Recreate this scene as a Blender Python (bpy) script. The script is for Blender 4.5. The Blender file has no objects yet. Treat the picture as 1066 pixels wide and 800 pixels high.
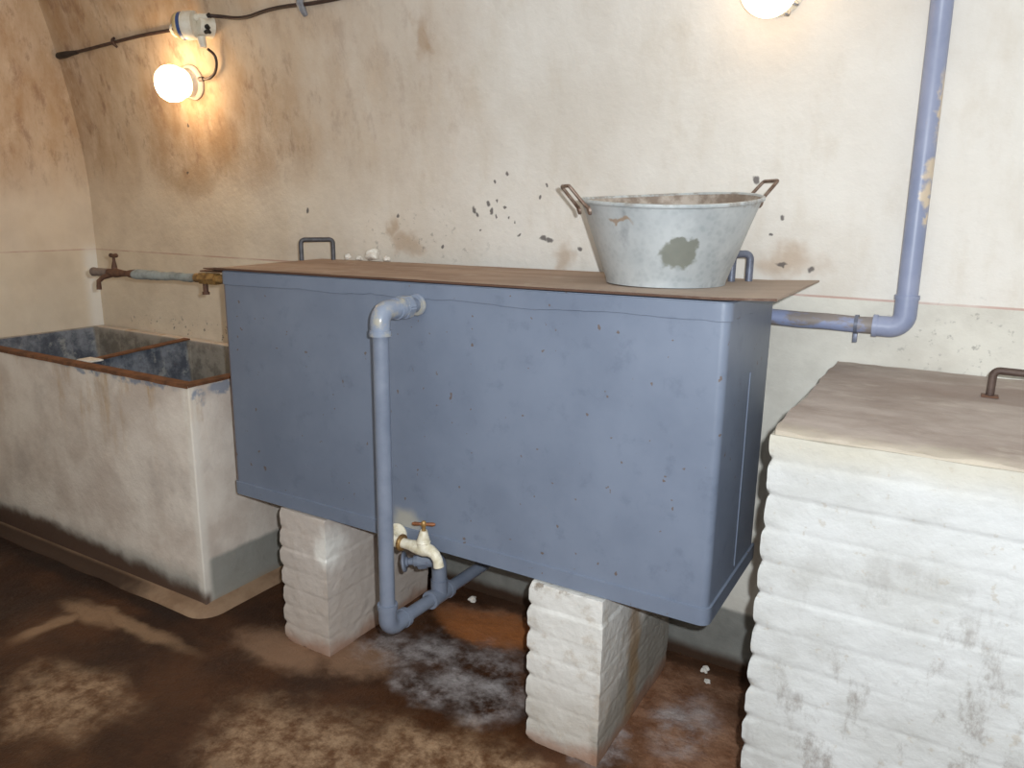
import bpy, bmesh, math, random
from mathutils import Vector, Matrix, noise as mnoise

random.seed(7)
S = bpy.context.scene
C = S.collection
V = Vector

# ------------------------------------------------------------------ colour / node helpers
def lin(r, g, b):
    f = lambda c: (c/255/12.92) if c/255 <= 0.04045 else ((c/255+0.055)/1.055)**2.4
    return (f(r), f(g), f(b), 1.0)

class NT:
    """small wrapper that builds node expressions"""
    def __init__(s, name):
        s.m = bpy.data.materials.new(name); s.m.use_nodes = True
        s.t = s.m.node_tree; s.t.nodes.clear()
        s.out = s.t.nodes.new('ShaderNodeOutputMaterial')
        s.b = s.t.nodes.new('ShaderNodeBsdfPrincipled')
        s.t.links.new(s.b.outputs[0], s.out.inputs[0])
        s.pos = s.t.nodes.new('ShaderNodeTexCoord').outputs['Object']
        s._sep = None
    def put(s, sock, v):
        if isinstance(v, bpy.types.NodeSocket): s.t.links.new(v, sock)
        elif v is not None: sock.default_value = v
    def math(s, op, a, b=None, c=None, clamp=False):
        n = s.t.nodes.new('ShaderNodeMath'); n.operation = op; n.use_clamp = clamp
        s.put(n.inputs[0], a)
        if b is not None: s.put(n.inputs[1], b)
        if c is not None: s.put(n.inputs[2], c)
        return n.outputs[0]
    def vm(s, op, a, b=None):
        n = s.t.nodes.new('ShaderNodeVectorMath'); n.operation = op
        s.put(n.inputs[0], a)
        if b is not None: s.put(n.inputs[1], b)
        return n.outputs['Value'] if op in ('LENGTH', 'DISTANCE', 'DOT_PRODUCT') else n.outputs[0]
    def xyz(s):
        if s._sep is None:
            s._sep = s.t.nodes.new('ShaderNodeSeparateXYZ'); s.t.links.new(s.pos, s._sep.inputs[0])
        return s._sep.outputs
    def noise(s, scale, detail=4, rough=.55, stretch=(1, 1, 1), color=False, off=(0, 0, 0)):
        n = s.t.nodes.new('ShaderNodeTexNoise')
        n.inputs['Scale'].default_value = scale; n.inputs['Detail'].default_value = detail
        n.inputs['Roughness'].default_value = rough
        v = s.pos
        if stretch != (1, 1, 1): v = s.vm('MULTIPLY', v, stretch)
        if off != (0, 0, 0): v = s.vm('ADD', v, off)
        s.t.links.new(v, n.inputs['Vector'])
        return n.outputs['Color'] if color else n.outputs['Fac']
    def ramp(s, v, lo, hi, a=0., b=1.):
        n = s.t.nodes.new('ShaderNodeMapRange'); n.interpolation_type = 'SMOOTHSTEP'
        s.put(n.inputs[0], v)
        n.inputs[1].default_value = lo; n.inputs[2].default_value = hi
        n.inputs[3].default_value = a; n.inputs[4].default_value = b
        if lo > hi:
            n.inputs[1].default_value = hi; n.inputs[2].default_value = lo
            n.inputs[3].default_value = b; n.inputs[4].default_value = a
        return n.outputs[0]
    def mix(s, f, a, b):
        n = s.t.nodes.new('ShaderNodeMix'); n.data_type = 'RGBA'
        s.put(n.inputs[0], f); s.put(n.inputs[6], a); s.put(n.inputs[7], b)
        return n.outputs[2]
    def mul(s, *a):
        r = a[0]
        for x in a[1:]: r = s.math('MULTIPLY', r, x)
        return r
    def maxi(s, items):
        r = items[0]
        for x in items[1:]: r = s.math('MAXIMUM', r, x)
        return r
    def warped(s, scale, amp, detail=3):
        c = s.noise(scale, detail, color=True)
        return s.vm('ADD', s.pos, s.vm('MULTIPLY', s.vm('SUBTRACT', c, (.5, .5, .5)), (amp,)*3))
    def blob(s, p, centre, radii, soft=.35):
        d = s.vm('LENGTH', s.vm('DIVIDE', s.vm('SUBTRACT', p, centre), radii))
        return s.ramp(d, 1+soft, 1-soft)
    def bump(s, h, strength=.3, dist=.01):
        n = s.t.nodes.new('ShaderNodeBump'); n.inputs['Strength'].default_value = strength
        n.inputs['Distance'].default_value = dist
        s.t.links.new(h, n.inputs['Height']); s.t.links.new(n.outputs[0], s.b.inputs['Normal'])
    def done(s, col, rough=.6, metal=0., spec=.5):
        s.put(s.b.inputs['Base Color'], col); s.put(s.b.inputs['Roughness'], rough)
        s.put(s.b.inputs['Metallic'], metal); s.put(s.b.inputs['Specular IOR Level'], spec)
        return s.m

# ------------------------------------------------------------------ dimensions (metres, camera stands over the origin)
ZR = 1.343                       # red pencil line / top of the dado
XL = -4.126; XR = 3.4; YF = -2.6
TX0, TX1, TY0, TY1, TZ0 = -2.278, -0.4756, 1.8287, 2.3151, 0.532
def tz(x): return 1.367 + (x-TX0)/(TX1-TX0)*0.018      # tank top, very slightly out of level
def wy(z):                       # face of the back wall: it leans in above head height into the vault
    t = max(0., z-1.62)
    return 2.506 - 0.155*(t/0.93)**1.7

# ------------------------------------------------------------------ materials
def wall_mat(name, left=False):
    n = NT(name); x, y, z = n.xyz()
    base = n.mix(n.ramp(n.noise(2.2, 5), .38, .68), lin(228, 224, 217), lin(217, 211, 202))
    base = n.mix(n.mul(n.ramp(n.noise(7, 6, .65, (1, 1, .45)), .46, .78), .4), base, lin(200, 188, 170))
    low = n.mix(n.ramp(n.noise(5, 6, .6), .35, .7), lin(220, 217, 207), lin(204, 200, 190))
    base = n.mix(n.ramp(z, ZR+.004, ZR-.004), base, low)
    # warm lamplight towards the left end, painted into the plaster colour
    lamp_tint = n.mul(n.ramp(z, .25, 1.5, .45, 1.), .8) if left else n.mul(n.ramp(x, -1.3, -3.3), n.ramp(z, .25, 1.5, .45, 1.))
    base = n.mix(n.mul(lamp_tint, .75), base, n.mix(n.ramp(n.noise(4, 5, off=(6, 2, 1)), .35, .68), lin(232, 210, 180), lin(214, 190, 160)))
    # mould and soot stain high on the left end of the vault
    edge = n.math('ADD', z, n.mul(n.math('SUBTRACT', n.noise(3.5, 4), .5), .30))
    st = n.ramp(edge, 1.54, 1.90)
    if not left:
        xe = n.math('ADD', x, n.mul(n.math('SUBTRACT', n.noise(1.6, 4, .6, (1, 1, .7)), .5), 1.6))
        st = n.mul(st, n.ramp(xe, -1.2, -3.3))
    mott = n.ramp(n.noise(6.5, 7, .68, (1, 1, .5)), .30, .70, .35, 1.)
    stain = n.mix(n.ramp(n.noise(3.2, 5, .6, (1, 1, .6), off=(3, 1, 7)), .36, .64), lin(180, 146, 112), lin(202, 174, 142))
    base = n.mix(n.mul(st, mott), base, stain)
    fleck = n.ramp(n.noise(15, 6, .72, (1, 1, .5), off=(4, 4, 9)), .50, .68)
    base = n.mix(n.mul(st, fleck, .55), base, lin(146, 112, 92))
    pale = n.ramp(n.noise(10, 6, .7, (1, 1, .5), off=(11, 4, 2)), .56, .70)
    base = n.mix(n.mul(st, pale, .5), base, lin(226, 206, 180))
    p = n.warped(26, .035)
    p2 = n.warped(9, .16)
    if not left:
        # brown damp runs
        br = [n.blob(p2, c, r, .6) for c, r in [((-2.04, 2.506, 1.50), (.022, 1, .06)), ((-1.97, 2.506, 1.44), (.06, 1, .04)),
              ((-1.84, 2.44, 2.20), (.03, 1, .06)), ((-.49, 2.506, 1.445), (.09, 1, .045)), ((-1.26, 2.506, 1.42), (.045, 1, .05)),
              ((-3.3, 2.506, 1.70), (.18, 1, .06)), ((-3.03, 2.5, 1.86), (.09, 1, .11))]]
        base = n.mix(n.mul(n.maxi(br), .5), base, lin(168, 134, 98))
        # chips in the paint
        sp = [((-2.523, 1.573), .011, .016), ((-2.02, 1.557), .008, .01), ((-1.507, 1.718), .010, .010), ((-1.558, 1.687), .006, .007),
              ((-1.588, 1.607), .011, .014), ((-1.571, 1.579), .008, .016), ((-1.553, 1.562), .006, .010), ((-1.648, 1.581), .012, .016),
              ((-1.635, 1.565), .010, .012), ((-1.55, 1.618), .006, .012), ((-1.798, 1.442), .008, .008), ((-1.351, 1.49), .022, .010),
              ((-1.323, 1.487), .018, .009), ((-.603, 1.692), .012, .014), ((-.513, 1.58), .009, .010), ((-.543, 1.527), .006, .006),
              ((-.415, 1.425), .016, .012), ((-.505, 1.432), .018, .009), ((-1.622, 1.51), .006, .006), ((-1.516, 1.601), .005, .006),
              ((-1.47, 1.542), .006, .005), ((-1.452, 1.497), .006, .006), ((-1.495, 1.556), .004, .006), ((-1.366, 1.636), .007, .010),
              ((-1.335, 1.68), .006, .008), ((-3.24, 1.955), .008, .012), ((-3.30, 1.74), .008, .006),
              ((-1.20, 1.46), .012, .008), ((-1.10, 1.56), .008, .006)]
        chips = [n.blob(p, (a[0], 2.5, a[1]), (rx*.8, 1, rz*.8), .35) for a, rx, rz in sp]
        base = n.mix(n.mul(n.maxi(chips), .85), base, lin(88, 82, 82))
        # small mould speckle over the sink and above the brick block
        spk = n.ramp(n.noise(42, 3, .6), .60, .70)
        zone = n.maxi([n.blob(p2, (-3.1, 2.506, .975), (.8, 1, .05), .5), n.mul(n.blob(p2, (.15, 2.506, 1.24), (.35, 1, .09), .6), .6), n.mul(n.blob(p2, (-1.9, 2.506, 1.48), (.3, 1, .1), .7), .5)])
        base = n.mix(n.mul(spk, zone, .75), base, lin(92, 90, 86))
    # red pencil line
    ln = n.ramp(n.math('ABSOLUTE', n.math('SUBTRACT', z, n.math('ADD', ZR, n.mul(n.noise(3, 2), .004)))), .0042, .0022)
    base = n.mix(n.mul(ln, n.ramp(n.noise(4, 4), .3, .6, .12, .55)), base, lin(176, 112, 96))
    # cement skirting
    zs = n.math('ADD', z, n.mul(n.noise(7, 4), .03))
    base = n.mix(n.ramp(zs, .255, .235), base, n.mix(n.noise(12, 5), lin(150, 150, 144), lin(104, 104, 100)))
    base = n.mix(n.ramp(zs, .085, .04), base, lin(66, 48, 36))
    if left:
        base = n.mix(n.mul(n.ramp(y, 2.40, 2.47), n.ramp(z, 1.40, 1.30)), base, lin(236, 232, 224))  # pale band: soft highlight of the rounded corner, painted in
    h = n.math('ADD', n.noise(9, 6, .6), n.mul(n.noise(60, 3), .15))
    n.bump(h, .35, .02)
    return n.done(base, .85, spec=.25)

def floor_mat():
    n = NT('wet earthen cement'); p = n.warped(5, .38, 5); pf = n.warped(14, .16, 4)
    base = n.mix(n.ramp(n.noise(3, 6, .6), .35, .7), lin(54, 32, 18), lin(84, 52, 30))
    def patch(base, blobs, col, k, pp=None, soft=.5):
        f = n.maxi([n.blob(pp or p, (a, b, 0), (rx, ry, 5), soft) for a, b, rx, ry in blobs])
        return n.mix(n.mul(f, k), base, col)
    ochre = n.mix(n.ramp(n.noise(15, 8, .76), .34, .64), lin(172, 142, 112), lin(100, 68, 44))
    base = patch(base, [(-1.55, 1.40, .30, .17), (-1.20, 1.57, .20, .15), (-1.0, 1.3, .5, .2), (-2.40, 1.17, .22, .15), (-.9, 1.62, .25, .12)], ochre, .9)
    base = patch(base, [(-.75, 2.2, .35, .25), (-.5, 2.0, .25, .3), (-1.40, 2.32, .32, .13), (-1.0, 2.38, .3, .1), (-.4, 1.6, .4, .3)], n.mix(n.ramp(n.noise(12, 7, .7), .35, .65), lin(166, 126, 100), lin(122, 82, 58)), .85)
    base = patch(base, [(-1.42, 2.28, .24, .10)], lin(190, 118, 66), .8, soft=.6)
    base = patch(base, [(-2.0, 1.76, .2, .10), (-1.75, 1.86, .16, .10)], lin(164, 130, 104), .65, pf)
    # salt bloom
    wf = n.mul(n.maxi([n.blob(pf, (a, b, 0), (rx, ry, 5), .6) for a, b, rx, ry in
               [(-1.33, 2.02, .17, .16), (-1.50, 2.06, .12, .10), (-1.18, 1.93, .10, .13), (-1.66, 1.98, .13, .10), (-.60, 2.12, .09, .14), (-.78, 1.92, .06, .10), (-1.40, 1.85, .13, .07)]]),
               n.ramp(n.noise(8, 7, .7), .36, .68))
    base = n.mix(n.mul(wf, .75), base, lin(196, 190, 190))
    # pale scum lines beside the sink
    base = patch(base, [(-2.62, 1.57, .30, .030), (-2.84, 1.535, .16, .035), (-2.88, 1.42, .04, .13)], lin(176, 142, 110), .62, n.warped(7, .10, 4), .6)
    base = patch(base, [(-3.4, 1.70, .9, .05), (-2.7, 1.70, .25, .035)], lin(40, 28, 22), .8, n.warped(7, .08, 4), .6)  # shade in the corner before the sink, put into the floor colour
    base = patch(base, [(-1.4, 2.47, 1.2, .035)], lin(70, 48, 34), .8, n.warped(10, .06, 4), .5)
    wet = n.ramp(n.noise(2.5, 4), .4, .65)
    n.bump(n.math('ADD', n.noise(10, 7, .65), n.mul(n.noise(55, 4), .25)), .55, .02)
    return n.done(base, n.ramp(wet, 0, 1, .42, .75), spec=.35)

def brick_mat(name, kind):
    n = NT(name); x, y, z = n.xyz()
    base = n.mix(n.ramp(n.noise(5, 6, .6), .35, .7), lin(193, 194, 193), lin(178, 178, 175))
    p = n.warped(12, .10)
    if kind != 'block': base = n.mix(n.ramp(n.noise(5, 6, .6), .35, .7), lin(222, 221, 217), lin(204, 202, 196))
    if kind == 'block':
        g = n.mul(n.ramp(n.noise(10, 7, .72, (1.25, 1, .6), off=(1.3, 0, .4)), .50, .66), n.blob(n.warped(4, .3), (.06, 1.6, .48), (.40, .6, .34), .6))
        base = n.mix(n.mul(g, .7), base, lin(122, 113, 105))
        t = n.mul(n.ramp(n.math('ADD', z, n.mul(n.noise(8, 4), .06)), 1.08, 1.165), .6)
        base = n.mix(t, base, lin(178, 170, 150))
        pk = n.mul(n.ramp(n.noise(40, 4, .6), .63, .70), .45)
        base = n.mix(pk, base, lin(170, 160, 146))
    else:
        zz = n.math('ADD', z, n.mul(n.math('SUBTRACT', n.noise(6, 5), .5), .14))
        base = n.mix(n.mul(n.ramp(zz, .34, .08), .5), base, lin(174, 166, 154))
        base = n.mix(n.mul(n.ramp(n.noise(14, 6, .7), .5, .68), .5), base, lin(176, 162, 144))
        if kind == 'pale':
            base = n.mix(.7, base, lin(192, 178, 168))
            base = n.mix(n.mul(n.blob(p, (-1.815, 1.81, .41), (.055, .10, .065), .5), .95), base, lin(240, 238, 232))
        else:
            # dark damp foot and a rust run down the side
            side = n.ramp(x, -.79, -.765)
            base = n.mix(n.mul(side, n.ramp(n.math('ADD', n.mul(n.math('SUBTRACT', y, 1.85), -.75), zz), .15, .07), .7), base, lin(140, 136, 126))
            base = n.mix(n.mul(n.blob(p, (-.75, 2.06, .30), (.1, .045, .4), .6), side, .65), base, lin(152, 118, 70))
            base = n.mix(n.mul(n.ramp(n.noise(22, 5, .7), .5, .62), n.ramp(zz, .50, .535), .8), base, lin(120, 104, 86))
        base = n.mix(n.mul(n.ramp(zz, .06, .0), .7), base, lin(150, 104, 76))
    n.bump(n.math('ADD', n.noise(14, 6, .6), n.mul(n.noise(70, 3), .3)), .4, .012)
    return n.done(base, .85, spec=.25)

def slab_mat():
    n = NT('worn brown cement top'); x, y, z = n.xyz()
    base = n.mix(n.ramp(n.noise(5, 6, .65, (.8, 1.2, 1)), .32, .7), lin(176, 164, 156), lin(150, 136, 127))
    base = n.mix(n.mul(n.ramp(n.noise(11, 5, .6, (.75, 1.25, 1)), .55, .72), .5), base, lin(192, 181, 170))
    p = n.warped(8, .06)
    base = n.mix(n.mul(n.blob(p, (.16, 2.24, 1.15), (.27, .11, 1), .12), .5), base, lin(138, 120, 111))
    e = n.math('ADD', y, n.mul(n.math('SUBTRACT', n.noise(13, 5, .65), .5), .16))
    base = n.mix(n.mul(n.ramp(e, 1.70, 1.60), .8), base, lin(176, 167, 150))
    n.bump(n.noise(18, 6, .6), .3, .01)
    return n.done(base, .8, spec=.3)

def tank_mat(name='grey blue tank paint', plain=False):
    n = NT(name); x, y, z = n.xyz()
    base = n.mix(n.ramp(n.noise(3, 5, .6), .35, .7), lin(122, 132, 150), lin(112, 122, 140))
    base = n.mix(n.mul(n.ramp(n.noise(16, 5, .65), .55, .72), .35), base, lin(94, 104, 122))
    sp = n.ramp(n.noise(40, 2, .5, off=(5, 0, 3)), .705, .735)
    base = n.mix(n.mul(sp, .75), base, lin(104, 82, 62))
    if not plain:
        base = n.mix(n.mul(n.blob(n.warped(14, .05), (-1.465, 1.83, .597), (.055, .2, .045), .5), .8), base, lin(176, 172, 160))
        le = n.mul(n.ramp(x, TX0+.026, TX0+.006), .85)
        base = n.mix(le, base, lin(112, 72, 48))
    n.bump(n.math('ADD', n.noise(6, 3), n.mul(n.noise(50, 3), .12)), .16, .012)
    return n.done(base, .42, spec=.45)

def simple(name, a, b, scale=12, rough=.6, metal=0., spec=.5, bump=.15, lo=.35, hi=.68, stretch=(1, 1, 1)):
    n = NT(name)
    base = n.mix(n.ramp(n.noise(scale, 6, .62, stretch), lo, hi), lin(*a), lin(*b))
    if bump: n.bump(n.noise(scale*2, 4), bump, .005)
    return n.done(base, rough, metal, spec)

def pipe_mat(name, peel=()):
    n = NT(name)
    base = n.mix(n.ramp(n.noise(9, 5), .35, .7), lin(148, 155, 180), lin(134, 143, 170))
    p = n.warped(30, .05)
    if peel:
        f = n.maxi([n.blob(p, c, r, .35) for c, r in peel])
        base = n.mix(f, base, lin(206, 190, 168))
    return n.done(base, .4, spec=.45)

def sink_mat():
    n = NT('trough cement render'); x, y, z = n.xyz()
    base = n.mix(n.ramp(n.noise(4, 6, .62), .35, .68), lin(226, 216, 205), lin(202, 188, 176))
    base = n.mix(n.mul(n.ramp(n.noise(5, 6, .7, (1.6, 1.6, .4), off=(2, 0, 0)), .5, .7), n.ramp(z, .45, .9), .8), base, lin(186, 154, 112))
    base = n.mix(n.mul(n.ramp(n.noise(3, 6, .6, off=(9, 0, 0)), .5, .7), .5), base, lin(172, 160, 152))
    zz = n.math('ADD', z, n.mul(n.math('SUBTRACT', n.noise(5, 6, .6), .5), .13))
    z2 = n.math('ADD', z, n.mul(n.math('SUBTRACT', n.noise(5, 3), .5), .03))
    side = n.ramp(y, 1.80, 1.83)
    dado = n.math('ADD', n.mul(n.ramp(z2, .225, .20), side), n.mul(n.ramp(zz, .20, .06), n.math('SUBTRACT', 1., side)))
    base = n.mix(n.mul(dado, .85), base, n.mix(n.noise(10, 5), lin(146, 148, 144), lin(120, 120, 112)))
    ar = n.math('ADD', n.math('ABSOLUTE', n.math('SUBTRACT', x, -2.454)), n.math('ABSOLUTE', n.math('SUBTRACT', y, 1.7876)))
    base = n.mix(n.mul(n.ramp(ar, .05, .015), .6), base, lin(232, 226, 216))
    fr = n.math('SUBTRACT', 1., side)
    base = n.mix(n.mul(n.ramp(n.math('ADD', zz, n.mul(n.ramp(x, -2.6, -3.6), -.05)), .115, .05), .92, fr), base, lin(78, 52, 36))  # dark brown foot, with the left corner's shade put into it
    base = n.mix(n.mul(n.ramp(zz, .055, .0), .7, side), base, lin(150, 130, 108))
    # chips of an older blue coat along the top edge
    p = n.warped(16, .07)
    ch = n.mul(n.maxi([n.blob(p, (-2.454, 1.83, .885), (.2, .03, .03), .3), n.blob(p, (-2.454, 1.95, .90), (.2, .07, .03), .3), n.blob(p, (-2.75, 1.79, .915), (.20, .2, .016), .4), n.blob(p, (-3.1, 1.79, .92), (.16, .2, .014), .4)]), n.ramp(n.noise(26, 4), .38, .55))
    base = n.mix(n.mul(ch, .8), base, lin(128, 140, 160))
    # blue grey wash inside the basins
    inx = n.math('SUBTRACT', .60, n.math('ABSOLUTE', n.math('SUBTRACT', y, 2.145)))
    inn = n.mul(n.ramp(y, 1.826, 1.832), n.ramp(y, 2.448, 2.436), n.ramp(z, .934, .926), n.ramp(x, -2.492, -2.50))
    blue = n.mix(n.ramp(n.noise(7, 7, .7), .38, .62), lin(134, 140, 150), lin(78, 84, 96))
    blue = n.mix(n.mul(n.ramp(n.noise(11, 6, .7, off=(4, 4, 4)), .54, .66), .6), blue, lin(168, 172, 170))
    brown = n.mix(n.ramp(n.noise(9, 6, .7), .4, .6), lin(112, 106, 98), lin(146, 140, 130))
    blue = n.mix(n.ramp(y, 2.405, 2.425), blue, brown)
    base = n.mix(inn, base, blue)
    n.bump(n.math('ADD', n.noise(11, 6, .62), n.mul(n.noise(60, 3), .2)), .45, .014)
    return n.done(base, .8, spec=.3)

def tub_mat():
    n = NT('galvanised zinc'); x, y, z = n.xyz()
    base = n.mix(n.ramp(n.noise(7, 6, .6), .35, .68), lin(196, 202, 204), lin(168, 176, 180))
    base = n.mix(n.mul(n.ramp(n.noise(12, 5, .65, (1, 1, .4), off=(2, 2, 0)), .56, .7), .6), base, lin(140, 146, 152))
    v = n.t.nodes.new('ShaderNodeTexVoronoi'); v.inputs['Scale'].default_value = 60
    n.t.links.new(n.pos, v.inputs['Vector'])
    base = n.mix(n.mul(n.ramp(v.outputs['Distance'], .2, .6), .15), base, lin(226, 230, 232))
    p = n.warped(22, .07)
    f = n.maxi([n.blob(p, (-.655, 1.955, 1.478), (.042, .3, .038), .18), n.blob(p, (-.642, 1.95, 1.512), (.032, .3, .022), .18)])
    base = n.mix(n.mul(f, .9), base, n.mix(n.noise(20, 4), lin(112, 116, 108), lin(138, 140, 128)))
    base = n.mix(n.mul(n.blob(p, (-.80, 1.915, 1.566), (.03, .3, .008), .4), .7), base, lin(168, 134, 98))
    base = n.mix(n.mul(n.ramp(n.noise(13, 6, .7), .48, .62), n.ramp(z, 1.60, 1.613), .7), base, lin(142, 130, 118))
    n.bump(n.noise(30, 3), .08, .004)
    return n.done(base, .5, .35, .5)

def lid_mat():
    n = NT('rusted sheet iron'); x, y, z = n.xyz()
    base = n.mix(n.ramp(n.noise(5, 6, .65, (.5, 1.6, 1)), .35, .68), lin(176, 150, 130), lin(152, 125, 107))
    base = n.mix(n.mul(n.ramp(n.noise(14, 6, .7), .52, .7), .6), base, lin(186, 168, 152))
    base = n.mix(n.mul(n.ramp(x, -1.5, -.5), .6), base, lin(178, 165, 153))
    e = n.math('ADD', y, n.mul(n.noise(30, 4), .010))
    base = n.mix(n.mul(n.ramp(e, TY0+.017, TY0+.006), .9), base, lin(80, 52, 40))
    n.bump(n.noise(16, 5), .25, .006)
    return n.done(base, .75, .1, .3)

M = {}
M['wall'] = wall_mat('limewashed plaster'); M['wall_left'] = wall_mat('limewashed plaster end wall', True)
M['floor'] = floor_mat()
M['wall_plain'] = simple('plain limewash', (236, 234, 228), (224, 220, 212), 3, .85, spec=.25)
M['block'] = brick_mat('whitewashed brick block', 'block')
M['pier'] = brick_mat('whitewashed brick pier', 'damp'); M['pier_pale'] = brick_mat('stained whitewashed brick pier', 'pale')
M['slab'] = slab_mat(); M['tank'] = tank_mat(); M['tank_trim'] = tank_mat('grey blue tank paint on trim', True)
M['pipe'] = simple('grey blue pipe paint', (128, 136, 152), (114, 123, 140), 9, .34, bump=.1)
M['elbow'] = simple('worn pipe fitting paint', (134, 144, 162), (168, 164, 152), 24, .26, bump=.15, lo=.45, hi=.7)
M['pipe_wall'] = pipe_mat('lavender blue pipe paint', [((-.113, 2.43, 1.875), (.013, .06, .085)), ((-.121, 2.43, 1.71), (.017, .06, .03)), ((-.127, 2.43, 1.645), (.012, .06, .035)), ((-.118, 2.43, 1.585), (.008, .06, .018))])
M['pipe_run'] = simple('flaking blue pipe paint', (138, 148, 180), (134, 126, 122), 12, .5, lo=.42, hi=.52, stretch=(.5, 1, 1))
M['cement_pipe'] = simple('furred grey pipe', (160, 164, 160), (128, 130, 124), 20, .75)
M['rust'] = simple('rusty iron', (116, 82, 62), (84, 58, 46), 30, .7, .2)
M['rim'] = simple('rusted angle iron', (134, 90, 60), (96, 64, 44), 18, .75, .2)
M['stub'] = simple('dull brown pipe', (136, 120, 110), (112, 96, 86), 26, .6, .1)
M['brass'] = simple('tarnished brass', (176, 140, 84), (120, 90, 58), 40, .4, .4)
M['handle_rust'] = simple('brown tap handle', (150, 96, 60), (110, 66, 40), 40, .5, .3)
M['white_tap'] = simple('white tap paint', (236, 230, 212), (206, 196, 168), 40, .4)
M['dark_iron'] = simple('dark iron', (98, 98, 104), (76, 74, 76), 30, .5, .35)
M['brown_iron'] = simple('brown iron', (98, 82, 74), (78, 62, 56), 26, .6, .3)
M['blue_iron'] = simple('blue grey iron', (116, 122, 138), (92, 96, 110), 30, .45, .3)
M['sink'] = sink_mat(); M['tub'] = tub_mat(); M['lid'] = lid_mat()
M['tub_in'] = simple('stained zinc inside', (182, 172, 162), (134, 120, 108), 14, .6, .2, lo=.38, hi=.6)
M['tub_iron'] = simple('tub handle iron', (136, 118, 106), (100, 76, 62), 50, .5, .4)
n = NT('trampled cement fillet'); x, y, z = n.xyz()
fsk = n.mix(n.ramp(n.noise(7, 6, .65), .35, .7), lin(160, 132, 106), lin(134, 106, 82))
fsk = n.mix(n.mul(n.ramp(n.math('ADD', x, n.mul(n.noise(6, 4), .5)), -2.35, -2.75), n.ramp(y, 1.80, 1.77)), fsk, lin(66, 46, 32))  # front run darkened to the left, corner shade put into the colour
n.bump(n.noise(14, 6), .4, .01); M['skirt'] = n.done(fsk, .75)
M['porcelain'] = simple('white porcelain', (240, 234, 220), (222, 212, 192), 20, .4)
M['band_blue'] = simple('blue band', (66, 92, 150), (54, 76, 128), 20, .4)
M['cap_yellow'] = simple('yellowed box cover', (226, 200, 148), (206, 178, 122), 20, .5)
M['cable'] = simple('dark cable sheath', (72, 52, 46), (52, 38, 34), 20, .5)
M['black'] = simple('black rubber', (36, 32, 32), (50, 44, 42), 20, .6)
M['clip'] = simple('grey clip metal', (150, 152, 160), (116, 116, 122), 30, .5, .3)
M['flake'] = simple('loose plaster', (236, 232, 224), (208, 202, 192), 30, .9)
def glass(name, k):
    g = NT(name); g.b.inputs['Emission Color'].default_value = (1., .70, .40, 1); g.b.inputs['Emission Strength'].default_value = k
    return g.done((.9, .88, .84, 1), .3)
M['glass'] = glass('lit lamp glass', 25.); M['glass_dim'] = glass('lit lamp glass of a weaker bulb', 5.)

# ------------------------------------------------------------------ mesh helpers
def link(name, bm, mat, parent=None, smooth=True, sharp=40):
    bmesh.ops.recalc_face_normals(bm, faces=bm.faces)
    me = bpy.data.meshes.new(name); 
    if smooth:
        for f in bm.faces: f.smooth = True
        for e in bm.edges:
            if len(e.link_faces) == 2 and e.calc_face_angle(0) > math.radians(sharp): e.smooth = False
    bm.to_mesh(me); bm.free(); me.materials.append(mat)
    o = bpy.data.objects.new(name, me); C.objects.link(o)
    if parent is not None:
        o.parent = parent; o.matrix_parent_inverse = Matrix.Translation(-parent_loc(parent))
    return o
def parent_loc(p):
    return p.matrix_basis.translation if p.type == 'EMPTY' else V((0, 0, 0))
def thing(name, loc, label, cat, group=None):
    o = bpy.data.objects.new(name, None); C.objects.link(o); o.location = loc
    o.empty_display_size = .05
    o['label'] = label; o['category'] = cat; o['kind'] = 'thing'
    if group: o['group'] = group
    return o
def tag(o, label, cat, group=None):
    o['label'] = label; o['category'] = cat; o['kind'] = 'thing'
    if group: o['group'] = group
    return o
def struct(o):
    o['kind'] = 'structure'; return o

def box(bm, x0, x1, y0, y1, z0, z1, bev=0., seg=2, only=None):
    vs = [bm.verts.new((x, y, z)) for z in (z0, z1) for y in (y0, y1) for x in (x0, x1)]
    fs = [bm.faces.new([vs[i] for i in q]) for q in ((0, 2, 3, 1), (4, 5, 7, 6), (0, 1, 5, 4), (2, 6, 7, 3), (0, 4, 6, 2), (1, 3, 7, 5))]
    if bev:
        es = list({e for f in fs for e in f.edges})
        if only == 'v': es = [e for e in es if abs(e.verts[0].co.z-e.verts[1].co.z) > 1e-6]
        bmesh.ops.bevel(bm, geom=es, offset=bev, segments=seg, affect='EDGES', profile=.5)
    return vs

def fillet(pts, r, n=6):
    pts = [V(p) for p in pts]; out = [pts[0]]
    for a, b, c in zip(pts, pts[1:], pts[2:]):
        u, w = (a-b).normalized(), (c-b).normalized()
        ang = u.angle(w)
        if ang > math.pi-.02: out.append(b); continue
        t = min(r/math.tan(ang/2), (a-b).length*.49, (c-b).length*.49); rr = t*math.tan(ang/2)
        ctr = b + (u+w).normalized()*(rr/math.sin(ang/2))
        p0, p1 = b+u*t, b+w*t
        va, vb = p0-ctr, p1-ctr; tot = va.angle(vb); ax = va.cross(vb).normalized()
        for k in range(n+1): out.append(ctr + Matrix.Rotation(tot*k/n, 3, ax) @ va)
    out.append(pts[-1]); return out

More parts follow.
